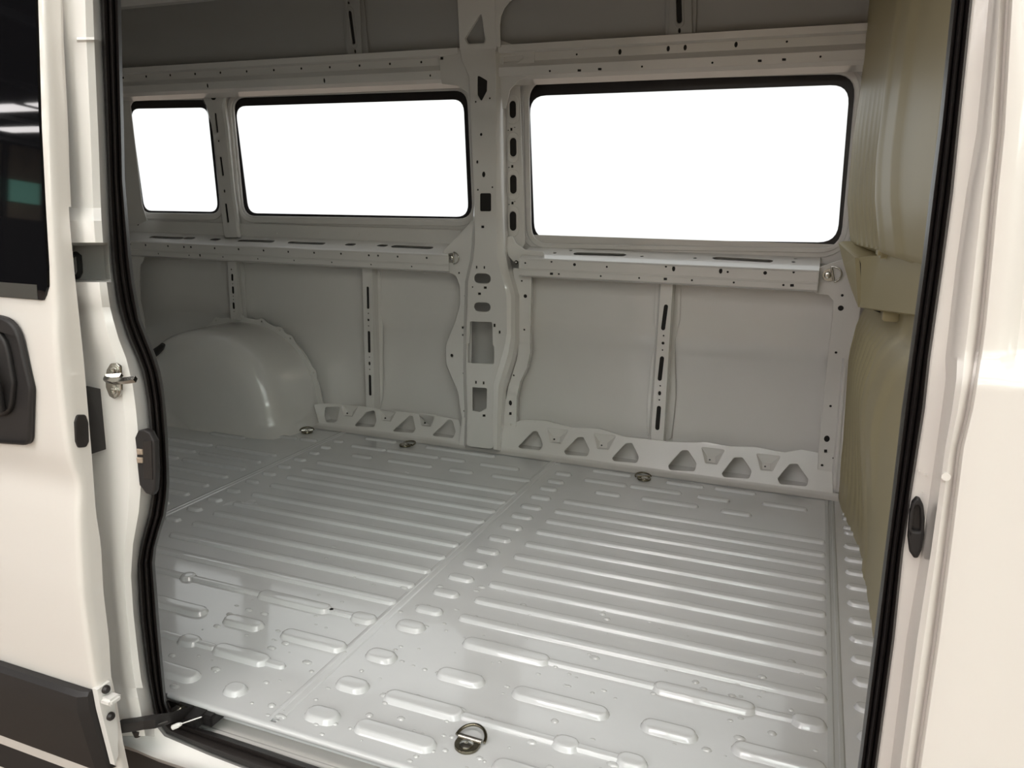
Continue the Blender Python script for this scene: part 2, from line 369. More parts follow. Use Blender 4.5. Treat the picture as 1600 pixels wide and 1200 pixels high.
# ---- mid rail (shelf) under the windows
def mid_rail(x0, x1, top_holes, face_holes, ZF=.778):
    r = empty('mid_rail'); r.parent = wall
    tp = SEG(1.742, ZF, 1.856, .816); L = math.hypot(.114, .816 - ZF)
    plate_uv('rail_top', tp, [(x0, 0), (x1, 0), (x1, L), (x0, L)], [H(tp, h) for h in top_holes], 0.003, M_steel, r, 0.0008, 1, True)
    extr('rail_nose', [(1.742, ZF), (1.7375, ZF - .0015), (1.735, ZF - .006)], x0, x1, M_steel, r, True, 80)
    f1 = SEG(1.739, .7125, 1.735, ZF - .006); L1 = math.hypot(.004, ZF - .006 - .7125)
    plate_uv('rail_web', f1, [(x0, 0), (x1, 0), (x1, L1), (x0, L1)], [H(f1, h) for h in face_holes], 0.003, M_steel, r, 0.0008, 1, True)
    extr('rail_bead', [(1.7375, .7390), (1.7345, .7375), (1.7345, .7335), (1.7375, .732)], x0, x1, M_steel, r, True, 80)
    extr('rail_underside', [(1.739, .7125), (1.745, .7095), (1.80, .700), (1.868, .693)], x0, x1, M_steel, r, True, 20)
mid_rail(-3.10, -1.345, [('s', 238, 370, 282, 372, 1.4), ('s', 291, 371.5, 300, 372, 1.4), ('s', 333, 373.5, 340, 374, 1.4), ('s', 376, 375.5, 424, 377, 1.5), ('s', 454, 378.5, 503, 380.5, 1.6), ('s', 544, 381.5, 551, 382, 1.6), ('s', 594, 383, 601, 383.5, 1.6), ('s', 617, 384.5, 671, 387, 2.0)],
         [('c', 203, 381.5, 1.8)] + [('c', x, y, 1.7) for x, y in ((227, 383), (262, 384.5), (287, 386), (298, 386), (335, 388), (372.5, 389.5), (411.5, 391.5), (450, 393.5), (490.5, 395), (532.5, 396.5), (576, 399), (590.5, 399.5), (621, 401), (666.5, 403))]
         + [('c', x, y, 1.2) for x, y in ((247, 396.5), (295, 399), (348, 401.5), (402.5, 404.5), (459, 407), (518, 410), (579.5, 413.5), (643, 416.5))] + [('e', 312, 398.5, 1.6, 3)])
mid_rail(-1.05, 0.012, [('s', 902, 396, 972, 398, 2.2), ('s', 1120, 403, 1201, 407.5, 2.4), ('c', 867, 395, 1), ('c', 1003, 400, 1.1), ('c', 1086, 403, 1.1), ('c', 1240, 409, 1.2), ('q', 892, 391.3, 2.2, .8), ('q', 1243, 404, 2.5, .8)],
         [('c', 806, 410, 1.5), ('c', 820.5, 411, 1.5), ('c', 861.5, 409, 1.6), ('c', 897.5, 413.5, 2.4), ('c', 948, 417, 1.6), ('c', 1040.5, 416.5, 1.7), ('e', 1052.5, 420, 2.5, 4.2), ('e', 1126, 423.5, 2.6, 4.2), ('c', 1137, 425, 1.7), ('c', 1195.5, 426.5, 2.8), ('c', 1240, 425.5, 1.8),
          ('q', 861.5, 427.8, 2.4, 1.8), ('c', 873, 428.3, 1.5), ('c', 938.5, 431.5, 1.5), ('c', 998.5, 434.5, 1.5), ('q', 1039.5, 436, 2.6, 1.8), ('c', 1081, 438, 1.6), ('c', 1146.5, 441.5, 1.6), ('c', 1224, 445.5, 1.8), ('q', 1237.5, 446, 2.9, 2.1)])
# strap plates below the window glass on the left rail
extr('rail_upstand', [(1.850, .812), (1.849, .868), (1.853, .871)], -3.08, -1.345, M_steel, wall, True, 20)
for x, y in ((377, 359), (403, 361), (432, 364.5), (498, 363), (560, 365), (624, 371), (698, 369.5)):
    pl = YP(1.849); cyl('weld_stud', pl, pl.uv((x, y)), .0045, -.001, .0015, M_steel, wall, 10)

# ---- door-height pillar between the two big windows
pil = empty('pillar'); pil.parent = wall
PF = SEG(1.716, 0.0, 1.708, 1.0)
face = [(714, -60), (772, -60), (774, 60), (775, 130), (775.5, 290), (777, 400), (784, 430), (792, 462), (792.5, 520), (788, 545), (772, 600), (771, 652), (771, 702), (728, 697), (730, 640), (728.5, 600), (728, 560), (729, 500), (731, 440), (739, 405), (741.5, 380), (741, 320), (738, 250), (735, 180), (733, 120), (722, 96), (718, 76)]
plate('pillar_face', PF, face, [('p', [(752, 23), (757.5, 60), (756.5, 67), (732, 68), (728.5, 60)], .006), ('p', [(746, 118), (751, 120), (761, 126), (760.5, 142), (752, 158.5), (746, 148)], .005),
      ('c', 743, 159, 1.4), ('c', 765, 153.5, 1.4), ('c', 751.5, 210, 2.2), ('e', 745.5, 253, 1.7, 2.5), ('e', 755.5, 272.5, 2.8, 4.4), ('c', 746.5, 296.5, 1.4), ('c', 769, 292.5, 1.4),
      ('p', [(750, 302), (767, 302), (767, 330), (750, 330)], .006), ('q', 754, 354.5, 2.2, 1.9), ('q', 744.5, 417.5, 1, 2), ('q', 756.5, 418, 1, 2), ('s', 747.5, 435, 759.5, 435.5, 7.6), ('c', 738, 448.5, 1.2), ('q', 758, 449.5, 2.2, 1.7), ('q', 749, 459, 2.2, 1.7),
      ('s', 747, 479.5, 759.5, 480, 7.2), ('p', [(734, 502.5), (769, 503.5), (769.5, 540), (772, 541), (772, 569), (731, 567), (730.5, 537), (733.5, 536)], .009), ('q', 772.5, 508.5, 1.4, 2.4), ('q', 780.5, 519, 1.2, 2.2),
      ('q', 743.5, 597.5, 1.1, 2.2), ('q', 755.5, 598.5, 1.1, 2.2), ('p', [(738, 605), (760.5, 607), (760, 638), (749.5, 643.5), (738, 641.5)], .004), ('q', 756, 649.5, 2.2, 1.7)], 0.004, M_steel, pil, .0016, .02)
def web(name, pa, pla, plb, pb=None, m=M_steel, par=pil, smooth=False):
    pb = pb or pa; loft(name, [[pla.p(*pla.uv(p)) for p in pa], [plb.p(*plb.uv(p)) for p in pb]], m, par, smooth)
PW = YP(1.752)
wing = [(692, 392), (703, 381), (722, 362), (745, 334), (745, 410), (737, 440), (736, 700), (724, 700), (722, 655), (719, 640), (716, 615), (706, 590), (697, 570), (696, 540), (710, 505), (719, 475), (718, 447), (712, 430), (693, 423.5)]
plate('pillar_wing', PW, wing, [('c', 717, 426.5, 1.4), ('c', 726, 462.5, 1.4), ('q', 726.7, 485.8, 2, 1.4), ('q', 723.5, 512, 2, 1.6), ('c', 723, 523.5, 1.3), ('c', 705.7, 555.5, 2.5), ('c', 723.7, 583.6, 1.4), ('c', 725, 642.5, 1.4)], 0.004, M_steel, pil, .0016, .012)
wl2 = [(712, 430), (718, 447), (719, 475), (710, 505), (696, 540), (697, 570), (706, 590), (716, 615), (719, 640), (722, 655)]
web('pillar_web', wl2, PW, YP(1.874), [(x + 3, y) for x, y in wl2])
left_edge = [(714, -60), (718, 76), (722, 96), (733, 120), (735, 180), (738, 250), (741, 320), (741.5, 380), (739, 405), (731, 440), (729, 500), (728, 560), (728.5, 600), (730, 640), (728, 697)]
web('pillar_web', left_edge, PF, YP(1.758), [(x + (1 if y < 345 else -5), y) for x, y in left_edge])
right_edge = [(772, -60), (774, 60), (775, 130), (775.5, 290), (777, 400), (784, 430), (792, 462), (792.5, 520), (788, 545), (772, 600), (771, 652), (771, 702)]
crest = [(783, -60), (784, 60), (785, 130), (787, 290), (789, 395), (796, 428), (805, 462), (805, 530), (800, 560), (786, 606), (783, 652), (782, 704)]
foot = [(788, -60), (790, 60), (791, 130), (792, 290), (795, 395), (802, 428), (812, 462), (812, 535), (806, 565), (792, 610), (788, 652), (787, 706)]
P1, P2, P3 = PF, YP(1.735), YP(1.790)
ctop = [tuple((Vector(a) + Vector(b)) / 2) for a, b in zip(right_edge, crest)]
loft('pillar_side', [[P1.p(*P1.uv(p)) for p in right_edge], [YP(1.718).p(*YP(1.718).uv(p)) for p in ctop], [P2.p(*P2.uv(p)) for p in crest], [P3.p(*P3.uv(p)) for p in foot]], M_steel, pil, True, 30)
PFl = YP(1.786)
plate('pillar_flange', PFl, [(800, 418), (826, 421), (830, 427), (830, 455), (828.5, 500), (828, 550), (823, 575), (812, 597), (807, 620), (806.5, 655), (806, 690), (785, 690), (787, 640), (794, 605), (808, 560), (811, 530), (810, 470)],
      [('c', 815, 439, 1.4), ('c', 820.5, 462.8, 2.9), ('c', 819, 515.3, 1.5), ('c', 802.5, 586.7, 1.4), ('e', 797.3, 629.8, 2.6, 4), ('q', 797.2, 646.3, 1.9, 2.1), ('c', 798.7, 663.3, 1.5)], .004, M_steel, pil, .0016, .01)
# return behind the flange so the hollow is closed
web('pillar_web', [(830, 427), (830, 455), (828.5, 500), (828, 550), (823, 575), (812, 597), (807, 620), (806, 690)], PFl, YP(1.872), [(833, 427), (834, 455), (832, 500), (832, 550), (827, 575), (816, 597), (811, 620), (810, 690)])
# column of oval lightening holes beside the right window
PO = YP(1.800)
plate('slotted_strip', PO, [(784, 120), (812, 125), (820, 380), (812, 396), (790, 396), (789, 300)],
      [('s', 800.8, 163, 801, 179, 5.5), ('s', 801.5, 221, 801.7, 239, 5.6), ('s', 801.7, 279, 801.8, 297, 5.6), ('s', 801.2, 336, 801.4, 355, 5.6), ('q', 798.7, 202, 1.6, 2), ('c', 794, 203.5, .8), ('c', 804, 199, .8), ('q', 800.2, 260, 1.6, 2), ('c', 795, 261.5, .8), ('q', 800.5, 317.3, 1.6, 2), ('c', 795, 319.5, .8), ('c', 804, 315, .8)], .004, M_steel, pil, .0016)
for (x, y0, y1) in ((801, 163, 180), (801.6, 221, 240), (801.8, 279, 298), (801.3, 336, 356)):
    o = slot(PO.uv((x, y0 - 4)), PO.uv((x, y1 + 4)), 10.5 * PO.scale((x, y0)), 8); i_ = slot(PO.uv((x, y0)), PO.uv((x, y1)), 6.4 * PO.scale((x, y0)), 8)
    plate_uv('raised_bezel', YP(1.7965), o, [i_], .0045, M_steel, pil, .002, 2)
# round-cornered frame of the right window, standing proud
fr = rpoly([PO.uv(p) for p in ((810, 112), (1348, 98), (1322, 397), (816, 388))], .09, 8)
fri = rpoly([PO.uv(p) for p in ((819, 124), (1340, 110), (1316, 389), (824, 381))], .075, 8)
plate_uv('window_bead', YP(1.846), fr, [fri], .008, M_steel, wall, .003, 2)
plate('corner_gusset', YP(1.766), [(786, 372), (800, 368), (806, 380), (820, 390), (850, 393), (850, 408), (802, 409), (794, 400)], [], .006, M_steel, pil, .003, .008, 2)
# pillar foot
plate('pillar_foot', YP(1.742), [(722, 652), (760, 654), (764, 668), (768, 690), (766, 706), (716, 698)], [('c', 760.3, 685.3, 2.1)], .004, M_steel, pil, .0015, .006)
# gusset between pillar and upper rail
PG = YP(1.722)
plate('pillar_gusset', PG, [(776, 60), (800, 69), (835, 67), (835, 118), (812, 124), (797, 140), (790, 170), (785, 170)], [('p', [(786.5, 88.5), (817, 86.5), (816.5, 93), (790, 108), (787, 105)], .005)], .004, M_steel, pil, .0015)
plate('pillar_gusset', YP(1.712), [(684, 78), (720, 74), (738, 100), (738, 160), (733, 150), (728, 142), (714, 134), (690, 131)], [('q', 690, 91, 2.2, 2)], .004, M_steel, pil, .0015, .004)

# ---- hat-section posts
def post(fa, holes, wr, wl, fl, Y0=1.800, Y1=1.868, cap=True):
    p = empty('post'); p.parent = wall; pl = YP(Y0); pb = YP(Y1)
    plate('post_face', pl, fa, holes, .003, M_steel, p, .001)
    tl, tr, br, bl = fa
    web('post_web', [tr, br], pl, pb, wr, M_steel, p); web('post_web', [tl, bl], pl, pb, wl, M_steel, p)
    if fl: plate('post_flange', YP(Y1 - .002), fl, [], .003, M_steel, p, .001)
    # black gap where the post is tucked under the rail
post([(355, 404), (368.5, 404), (371, 500), (360.5, 500)], [('c', 361.2, 421, 1.2), ('s', 362.5, 430, 362.7, 437, 2.1), ('c', 363.2, 443.5, .9), ('s', 363.6, 449.5, 364, 457, 2.1), ('c', 364, 462.8, .9), ('c', 364.3, 468.2, .9), ('s', 364.6, 474.5, 365, 481, 2.1), ('c', 365.2, 486.8, .9)],
     [(376, 404), (381, 500)], [(354, 404), (360, 500)], [(374, 404), (381, 415), (383, 465), (387, 505), (376, 505)])
post([(565.5, 418), (581, 418), (585, 641), (572, 640)], [('s', 574.3, 450, 575, 480.5, 2.2), ('c', 575.3, 489.7, 1), ('c', 575.5, 500, 1.8), ('c', 575.7, 509.3, 1), ('s', 576.2, 519.5, 576.8, 549, 2.3), ('c', 577, 558, .9), ('e', 577.2, 568, 1.8, 3), ('c', 577.4, 577.3, 1), ('s', 577.7, 588, 578.3, 616, 2.3)],
     [(590, 418), (595, 641)], [(566, 418), (572, 640)], [(587, 420), (594, 424), (596, 470), (592, 487), (598, 507), (598, 622), (593, 640), (588, 640)])
post([(1032.5, 438), (1051.5, 438), (1036, 698), (1016, 696)], [('s', 1040.5, 479, 1036, 513, 3.2), ('c', 1036.7, 524.5, 1.2), ('c', 1035.8, 536.3, 2.3), ('c', 1035, 547, 1.2), ('s', 1034.3, 560, 1030.7, 592, 3.2), ('c', 1031.5, 603, 1.2), ('e', 1030.5, 614.5, 2.4, 3.4), ('c', 1030, 625, 1.2), ('s', 1029.5, 637.5, 1027, 669, 3.2)],
     [(1056, 438), (1040, 692)], [(1030, 438), (1013, 680)], [(1056, 440), (1064, 447), (1062, 500), (1055, 530), (1054, 550), (1056, 620), (1049, 684), (1038, 690)])
plate('post_flange', YP(1.866), [(1024, 444), (1031, 444), (1017, 684), (1010, 680), (1012, 620), (1018, 560), (1025, 530), (1022, 500)], [], .003, M_steel, wall, .001)
# post between the two left windows
PU = YP(1.812)
up = empty('window_post'); up.parent = wall
plate('post_face', PU, [(313, 145), (352, 143), (347, 165), (352, 200), (362, 300), (372, 371), (351, 371), (344, 320), (337, 240), (330, 195), (322, 165)],
      [('p', [(327, 144), (338, 144), (338.5, 151), (335.5, 156), (331, 156), (327, 151)], .003), ('s', 336.3, 178.5, 339.3, 205.5, 1.9), ('c', 341.3, 220.3, 1.6), ('s', 344.5, 247, 348, 273, 2), ('e', 350.5, 298.5, 1.6, 2.8), ('s', 352.7, 320, 356, 346, 2)], .004, M_steel, up, .0016, .01)
ra = [(352, 143), (347, 165), (352, 200), (362, 300), (372, 371)]; rb = [(360, 143), (355, 165), (360, 200), (369, 300), (379, 371)]
loft('post_round', [[YP(1.812).p(*YP(1.812).uv(p)) for p in ra], [YP(1.817).p(*YP(1.817).uv((p[0] + 4, p[1]))) for p in ra], [YP(1.853).p(*YP(1.853).uv(p)) for p in rb]], M_steel, up, True, 60)
web('post_web', [(313, 145), (322, 165), (330, 195), (337, 240), (344, 320), (351, 371)], PU, YP(1.853), [(311, 145), (321, 165), (330, 195), (337, 240), (343.5, 320), (350, 371)], M_steel, up)

# ---- end post beside the bulkhead
PE = YP(1.780)
plate('end_post', PE, [(1272, 459), (1273, 420), (1345, 395), (1345, 480), (1330, 570), (1318, 715), (1312, 770), (1276, 766), (1279, 700), (1285, 640), (1293, 560), (1300, 500), (1302, 470), (1294, 461)],
      [('c', 1316, 461.7, 2), ('c', 1313.7, 481.6, 4.2), ('c', 1306.2, 551, 1.8), ('c', 1297.7, 634.7, 1.8), ('e', 1292, 685.8, 4, 5), ('q', 1290, 705, 2.3, 2.4), ('c', 1284.5, 727.2, 1.9), ('s', 1302, 716, 1306, 718, 1.2)], .004, M_steel, wall, .0016, .008)
loft('end_post_bead', [[YP(1.780).p(*YP(1.780).uv(p)) for p in q] for q in ([(1316, 560), (1302, 720), (1296, 772)],)] + [[YP(1.770).p(*YP(1.770).uv(p)) for p in [(1319, 560), (1305, 720), (1299, 772)]], [YP(1.770).p(*YP(1.770).uv(p)) for p in [(1323, 560), (1310, 720), (1305, 773)]]], M_steel, wall, True, 30)
# ---- end post at the far left edge
plate('end_post', YP(1.80), [(150, 100), (203, 108), (203, 160), (222, 320), (230, 345), (212, 352), (205, 352), (150, 352)], [], .004, M_steel, wall, .0016, .01)
plate('end_post', YP(1.80), [(150, 398), (226, 400), (224, 408), (219, 414), (218, 440), (219, 470), (226, 500), (226, 520), (150, 520)], [('c', 214, 350, 1)], .004, M_steel, wall, .0016, .006)

# ---- kick panel with triangular holes
KP = SEG(1.752, 0.012, 1.800, 0.130)
def kick(outline, tris, dots):
    k = empty('kick_panel'); k.parent = wall; hol = []
    pk = []
    for d in dots:
        x, y, s = d; top = [(x - 15 * s, y - 23 * s), (x + 27 * s, y - 18 * s), (x + 13 * s, y + 8 * s), (x - 8 * s, y + 6 * s)]
        inn = [(x - 6 * s, y - 8 * s), (x + 9 * s, y - 6 * s), (x + 9 * s, y + 5 * s), (x - 5 * s, y + 3.5 * s)]
        pk.append((top, inn)); hol.append(('p', top, .004))
    plate('kick_sheet', KP, outline, [('p', t, .009) for t in tris] + hol, .004, M_steel, k, .0018, .006, 2, False)
    for (top, inn), d in zip(pk, dots):
        a = [KP.p(*KP.uv(p), -.001) for p in top]; b = [KP.p(*KP.uv(p), -.020 if i < 2 else -.010) for i, p in enumerate(inn)]
        mesh('pocket', a + b, [(0, 1, 5, 4), (1, 2, 6, 5), (2, 3, 7, 6), (3, 0, 4, 7), (4, 5, 6, 7)], M_steel, k, True, 20)
        cyl('bolt_hole', PL(KP.p(0, 0, -.0135), KP.u, KP.v), PL(KP.p(0, 0, -.0135), KP.u, KP.v).uv(d[:2]), 1.5 * KP.scale(d[:2]), -.001, .0006, M_frit, k, 8)
kick([(490, 632), (508, 630), (546, 632), (590, 638), (650, 646), (716, 655), (732, 700), (640, 688), (500, 668)],
     [[(507.5, 636), (530, 635.5), (531, 637.5), (526, 657.5), (522, 660), (510, 659.5), (507, 650)], [(554, 664), (572, 644), (585, 641), (588, 657), (584, 667), (556, 666)],
      [(614, 672.5), (640, 649), (645, 650), (649, 670), (645, 676), (616, 674)], [(676, 679), (700, 656), (706, 656), (712, 674), (707.5, 684), (678, 681)]],
     [(542.5, 646, .62), (602, 653.5, .64), (664, 661, .66)])
kick([(770, 655), (805, 659), (822, 655), (852, 657), (893, 668), (938, 670), (975, 682), (1015, 686), (1050, 690), (1090, 691), (1102, 690), (1140, 697), (1180, 698), (1226, 707), (1252, 702), (1300, 712), (1302, 778), (1200, 765), (1000, 737), (800, 709), (768, 704)],
     [[(809.5, 697.5), (832.5, 674), (840, 674), (848, 694), (844, 703), (812.5, 700)], [(881, 705), (902.5, 683), (911, 683), (921, 702.5), (917.5, 712.5), (884, 710)], [(956, 716), (977.5, 692.5), (987.5, 692.5), (998, 714), (994.5, 723), (959, 720)],
      [(1044, 727.5), (1065, 704), (1075, 704), (1088, 725), (1085, 736), (1046, 734)], [(1127.5, 740), (1147.5, 715), (1160, 715), (1174, 736), (1170, 747.5), (1131, 745)], [(1215, 747.5), (1234, 725), (1246, 725), (1263, 749), (1260, 759.5), (1219, 756)]],
     [(866, 686.5, .8), (940, 696, .82), (1109, 718.5, .86), (1195.5, 729, .88)])
extr('floor_turn_up', [(1.700, .0025), (1.738, .0035), (1.748, .007), (1.752, .013)], -2.0, 0.15, M_steel, wall, True, 60)
extr('kick_back', [(1.79, -.02), (1.865, 0.0)], XL, XR, M_steel, wall)

# ---- wheel arch
AX = -2.45
wa = empty('wheel_arch'); wa.parent = wall
def arch_pt(t, a, b, y, k=1.0): return Vector((AX + a * k * math.cos(t), y, max(b * k * math.sin(t), 0.0)))
rows = []
for (a, b, y) in ((.405, .425, 1.868), (.398, .418, 1.845), (.400, .418, 1.80), (.405, .416, 1.70), (.409, .414, 1.63), (.408, .410, 1.59), (.398, .396, 1.556), (.375, .370, 1.526), (.335, .328, 1.508), (.27, .265, 1.500), (.15, .15, 1.496), (.001, .001, 1.494)):
    r = []
    for i in range(41):
        t = PI * i / 40; z = b * math.sin(t); c = math.cos(t); flare = 1 + .10 * max(0, 1 - z / .07) ** 2
        n = 2.25; s = (abs(math.cos(t)) ** n + abs(math.sin(t)) ** n) ** (-1 / n)
        r.append((AX + a * s * c * flare, y - .03 * max(0, 1 - z / .06) ** 2 * (1 if y < 1.55 else 0), b * s * math.sin(t)))
    rows.append(r)
loft('arch_shell', rows, M_steel, wa, True, 50)
# scalloped weld flange with bolt tabs
ol = []; N = 120; tabs = [2.45, 2.2, 1.95, 1.60, 1.32, 1.08, 0.93, 0.50, 0.14]
for i in range(N + 1):
    t = PI * i / N; n = 2.25; s = (abs(math.cos(t)) ** n + abs(math.sin(t)) ** n) ** (-1 / n)
    e = .022 + .016 * max([math.exp(-((t - q) / .045) ** 2) for q in tabs]); ol.append((AX + (.398 * s + e) * math.cos(t), (.418 * s + e) * math.sin(t)))
il = []
for i in range(N + 1):
    t = PI - PI * i / N; n = 2.25; s = (abs(math.cos(t)) ** n + abs(math.sin(t)) ** n) ** (-1 / n); il.append((AX + .392 * s * math.cos(t), .412 * s * math.sin(t)))
hl = []
for q in tabs:
    n = 2.25; s = (abs(math.cos(q)) ** n + abs(math.sin(q)) ** n) ** (-1 / n); hl.append(circ((AX + (.398 * s + .021) * math.cos(q), (.418 * s + .021) * math.sin(q)), .0042, 8))
plate_uv('arch_flange', YP(1.838), ol + il, hl, .004, M_steel, wa, .001)
# ---- roof side panel, bows and ceiling
RS = SEG(1.735, 1.50, 1.600, 1.93)
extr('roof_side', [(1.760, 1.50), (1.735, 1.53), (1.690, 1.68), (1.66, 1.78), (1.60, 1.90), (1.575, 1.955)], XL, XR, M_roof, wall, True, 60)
def bow(fa, slots, bandl, bandr):
    p = empty('roof_side_post'); p.parent = wall; R1 = SEG(1.712, 1.53, 1.652, 1.73)
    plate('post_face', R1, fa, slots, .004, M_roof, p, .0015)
    sl = slots[0]; R2 = SEG(1.7095, 1.53, 1.6495, 1.73); sc = R2.scale(sl[1:3])
    plate_uv('raised_bezel', R2, slot(R2.uv((sl[1], sl[2] - 3)), R2.uv((sl[3], sl[4] + 3)), (sl[5] + 4) * sc, 8), [slot(R2.uv(sl[1:3]), R2.uv(sl[3:5]), (sl[5] + .6) * sc, 8)], .004, M_roof, p, .0018, 2)
    for s in (bandl, bandr): plate('post_flange', SEG(1.722, 1.53, 1.662, 1.73), s, [], .003, M_roof, p, .001)
bow([(536, -40), (560, -40), (566, 88), (543, 88)], [('s', 546.5, 20, 552.5, 66, 3), ('e', 544.5, 4.5, 1.8, 2.2), ('e', 554.8, 80.5, 1.8, 3.2)], [(531, -40), (538, -40), (546, 86), (541, 86)], [(556, -40), (565, -40), (575.5, 83), (562, 85)])
bow([(1048, -40), (1080, -40), (1082, 58), (1044, 58)], [('s', 1060, -20, 1061.5, 32, 4.5), ('e', 1061.5, 48, 2.2, 4)], [(1041, -40), (1050, -40), (1048, 56), (1040, 56)], [(1078, -40), (1090, -40), (1087, 54), (1078, 56)])
# curved head of the pillar where it meets the roof
RA = SEG(1.712, 1.50, 1.660, 1.70)
plate('pillar_head', SEG(1.706, 1.50, 1.655, 1.70), [(776, 74), (782, 74), (781, 40), (783, 25), (788, 13), (796, 3), (806, -4), (822, -9), (815, -190), (768, -190), (773, 40)], [], .006, M_steel, pil, .002, .0)
plate('pillar_head', SEG(1.708, 1.50, 1.656, 1.70), [(706, -190), (772, -190), (776, 78), (718, 78)], [('p', [(752, 20), (759, 62), (757, 68), (731, 69), (726, 60)], .006)], .004, M_steel, pil, .0015, .0)
extr('roof_rail', [(1.60, 1.738), (1.575, 1.722), (1.54, 1.722), (1.50, 1.75)], -3.38, -1.95, M_steel, wall, True, 20)
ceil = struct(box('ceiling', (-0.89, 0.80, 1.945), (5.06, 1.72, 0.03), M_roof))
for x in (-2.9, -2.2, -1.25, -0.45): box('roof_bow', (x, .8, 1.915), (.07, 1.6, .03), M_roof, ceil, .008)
# ---- rear end of the bay, mostly behind the door frame
struct(box('wall_cab', (1.62, .9, .95), (.04, 1.9, 1.98), M_steel))
wl_ = struct(box('wall_rear', (-3.42, .9, .95), (.04, 1.9, 1.98), M_steel))

# ================================================================== BULKHEAD (right)
def sm(a, b, t): t = max(0, min(1, (t - a) / (b - a))); return t * t * (3 - 2 * t)
bk = empty('bulkhead', (0, 0, 0))
tag(bk, 'olive-beige pressed steel bulkhead with vertical ribs, right end of the cargo bay', 'bulkhead')
def bx(y, z):
    far = interp([(0, .152), (.2, .149), (.5, .135), (.62, .150), (.67, .165), (.84, .165), (.87, .10), (1.0, .078), (1.2, .072), (1.4, .076), (1.95, .062)], z)
    mid = interp([(0, .205), (.1, .200), (.3, .172), (.42, .152), (.5, .149), (.62, .176), (.67, .225), (.84, .225), (.87, .15), (1.0, .124), (1.1, .116), (1.4, .118), (1.95, .12)], z)
    near = interp([(0, .216), (.3, .212), (.5, .206), (.62, .225), (.66, .28), (.84, .28), (.87, .235), (1.0, .205), (1.1, .195), (1.5, .195), (1.95, .20)], z)
    if y > 1.2: x = mid + (far - mid) * sm(1.2, 1.76, y)
    else: x = near + (mid - near) * (max(y, 0) / 1.2)
    if y > 1.20:  # stamped ribs
        fade = (sm(.03, .12, z) if z < .64 else sm(.85, .90, z)) * sm(1.34, 1.05, z) if (z < .64 or z > .85) else 0
        ph = (y - 1.20) / .072; x += .011 * fade * (abs(math.sin(ph * PI)) ** .5 - .5)
    elif y > 1.10: x -= .006 * math.sin(PI * (y - 1.10) / .10)
    # broad pressed field near the door
    x += .012 * sm(.95, .90, y) * sm(.25, .40, z) * sm(1.62, 1.50, z)
    x += .014 * sm(.52, .47, y) * sm(.95, 1.1, z)
    return x
ys = [1.775 - i * .012 for i in range(57)] + [1.095 - i * .03 for i in range(38)]
zs = sorted([i * .04 for i in range(49)] + [.65, .66, .85, .87])
loft('bulkhead_skin', [[(bx(y, z), y, z) for y in ys] for z in zs], M_beige, bk, True, 60)
# cross ledge sticking out at belt height
def P3(px, py, ax, v): return on(px, py, ax, v)
A = P3(1310, 379, 'y', 1.72); B = P3(1336, 403, 'y', 1.47); Cc = P3(1341, 480, 'y', 1.47); D = P3(1336, 470, 'y', 1.60)
a0 = P3(1312, 384, 'y', 1.72); a1 = P3(1335, 470, 'y', 1.60)
lg = empty('ledge'); lg.parent = bk
ntop = 14; r0 = []; r1 = []; r2 = []
for i in range(ntop * 2 + 1):
    t = i / (ntop * 2); e = A.lerp(B, t); z = .004 * (i % 2); r0.append(e + Vector((0, 0, 0))); r1.append(e + Vector((.012, 0, .002 + z))); r2.append(Vector((bx(e.y, .90) + .11, e.y, e.z + .010 + z)))
loft('ledge_top', [r0, r1, r2], M_beige, lg, True, 20)
lipo = [A, B, Cc, P3(1330, 452, 'y', 1.62), P3(1318, 412, 'y', 1.70)]
mesh('ledge_lip', [p for p in lipo] + [p + Vector((.012, 0, 0)) for p in lipo], [(0, 1, 2, 3, 4), (9, 8, 7, 6, 5)] + [(i, (i + 1) % 5, (i + 1) % 5 + 5, i + 5) for i in range(5)], M_beige, lg)
mesh('ledge_shadow_sheet', [B + Vector((.012, .03, -.002)), Cc + Vector((.012, .03, 0)), P3(1376, 489, 'y', 1.50), P3(1372, 396, 'y', 1.50)], [(0, 1, 2, 3)], M_frit, lg)  # black sheet painted in as the shade of the gap behind the lip
# smooth cover of the ledge towards the door
cv = []
for t in [i / 12 for i in range(13)]:
    ptop = (1341 + t * 104 + (1363 - 1341) * (1 - t), 402 - t * 30); pbot = (1345 + t * 90, 480 + t * 12)
    yy = 1.44 - t * .62; r = []
    for s in [k / 8 for k in range(9)]:
        px = ptop[0] + (pbot[0] - ptop[0]) * s; py = ptop[1] + (pbot[1] - ptop[1]) * s
        if t == 0: px = 1342 + (3 if 0 < s < 1 else 0) - 6 * s * 0
        r.append(on(px, py, 'y', yy))
    r = [r[0] + Vector((.16, .0, .012))] + [r[0] + Vector((.03, 0, .006))] + r + [r[-1] + Vector((.03, 0, -.006)), r[-1] + Vector((.16, 0, -.01))]
    cv.append(r)
last = cv[-1]; cv += [[p + Vector((.02 * k, -.20 * k, (.012 * k if i < 5 else 0))) for i, p in enumerate(last)] for k in (1, 2, 3)]
loft('ledge_cover', cv, M_beige, lg, True, 50)
box('ledge_bracket', P3(1374, 388, 'y', 1.30) + Vector((.02, 0, 0)), (.05, .10, .05), M_beige, lg, .008)
box('ledge_bracket', P3(1376, 488, 'y', 1.30) + Vector((.025, 0, -.004)), (.04, .05, .035), M_beige, lg, .003)

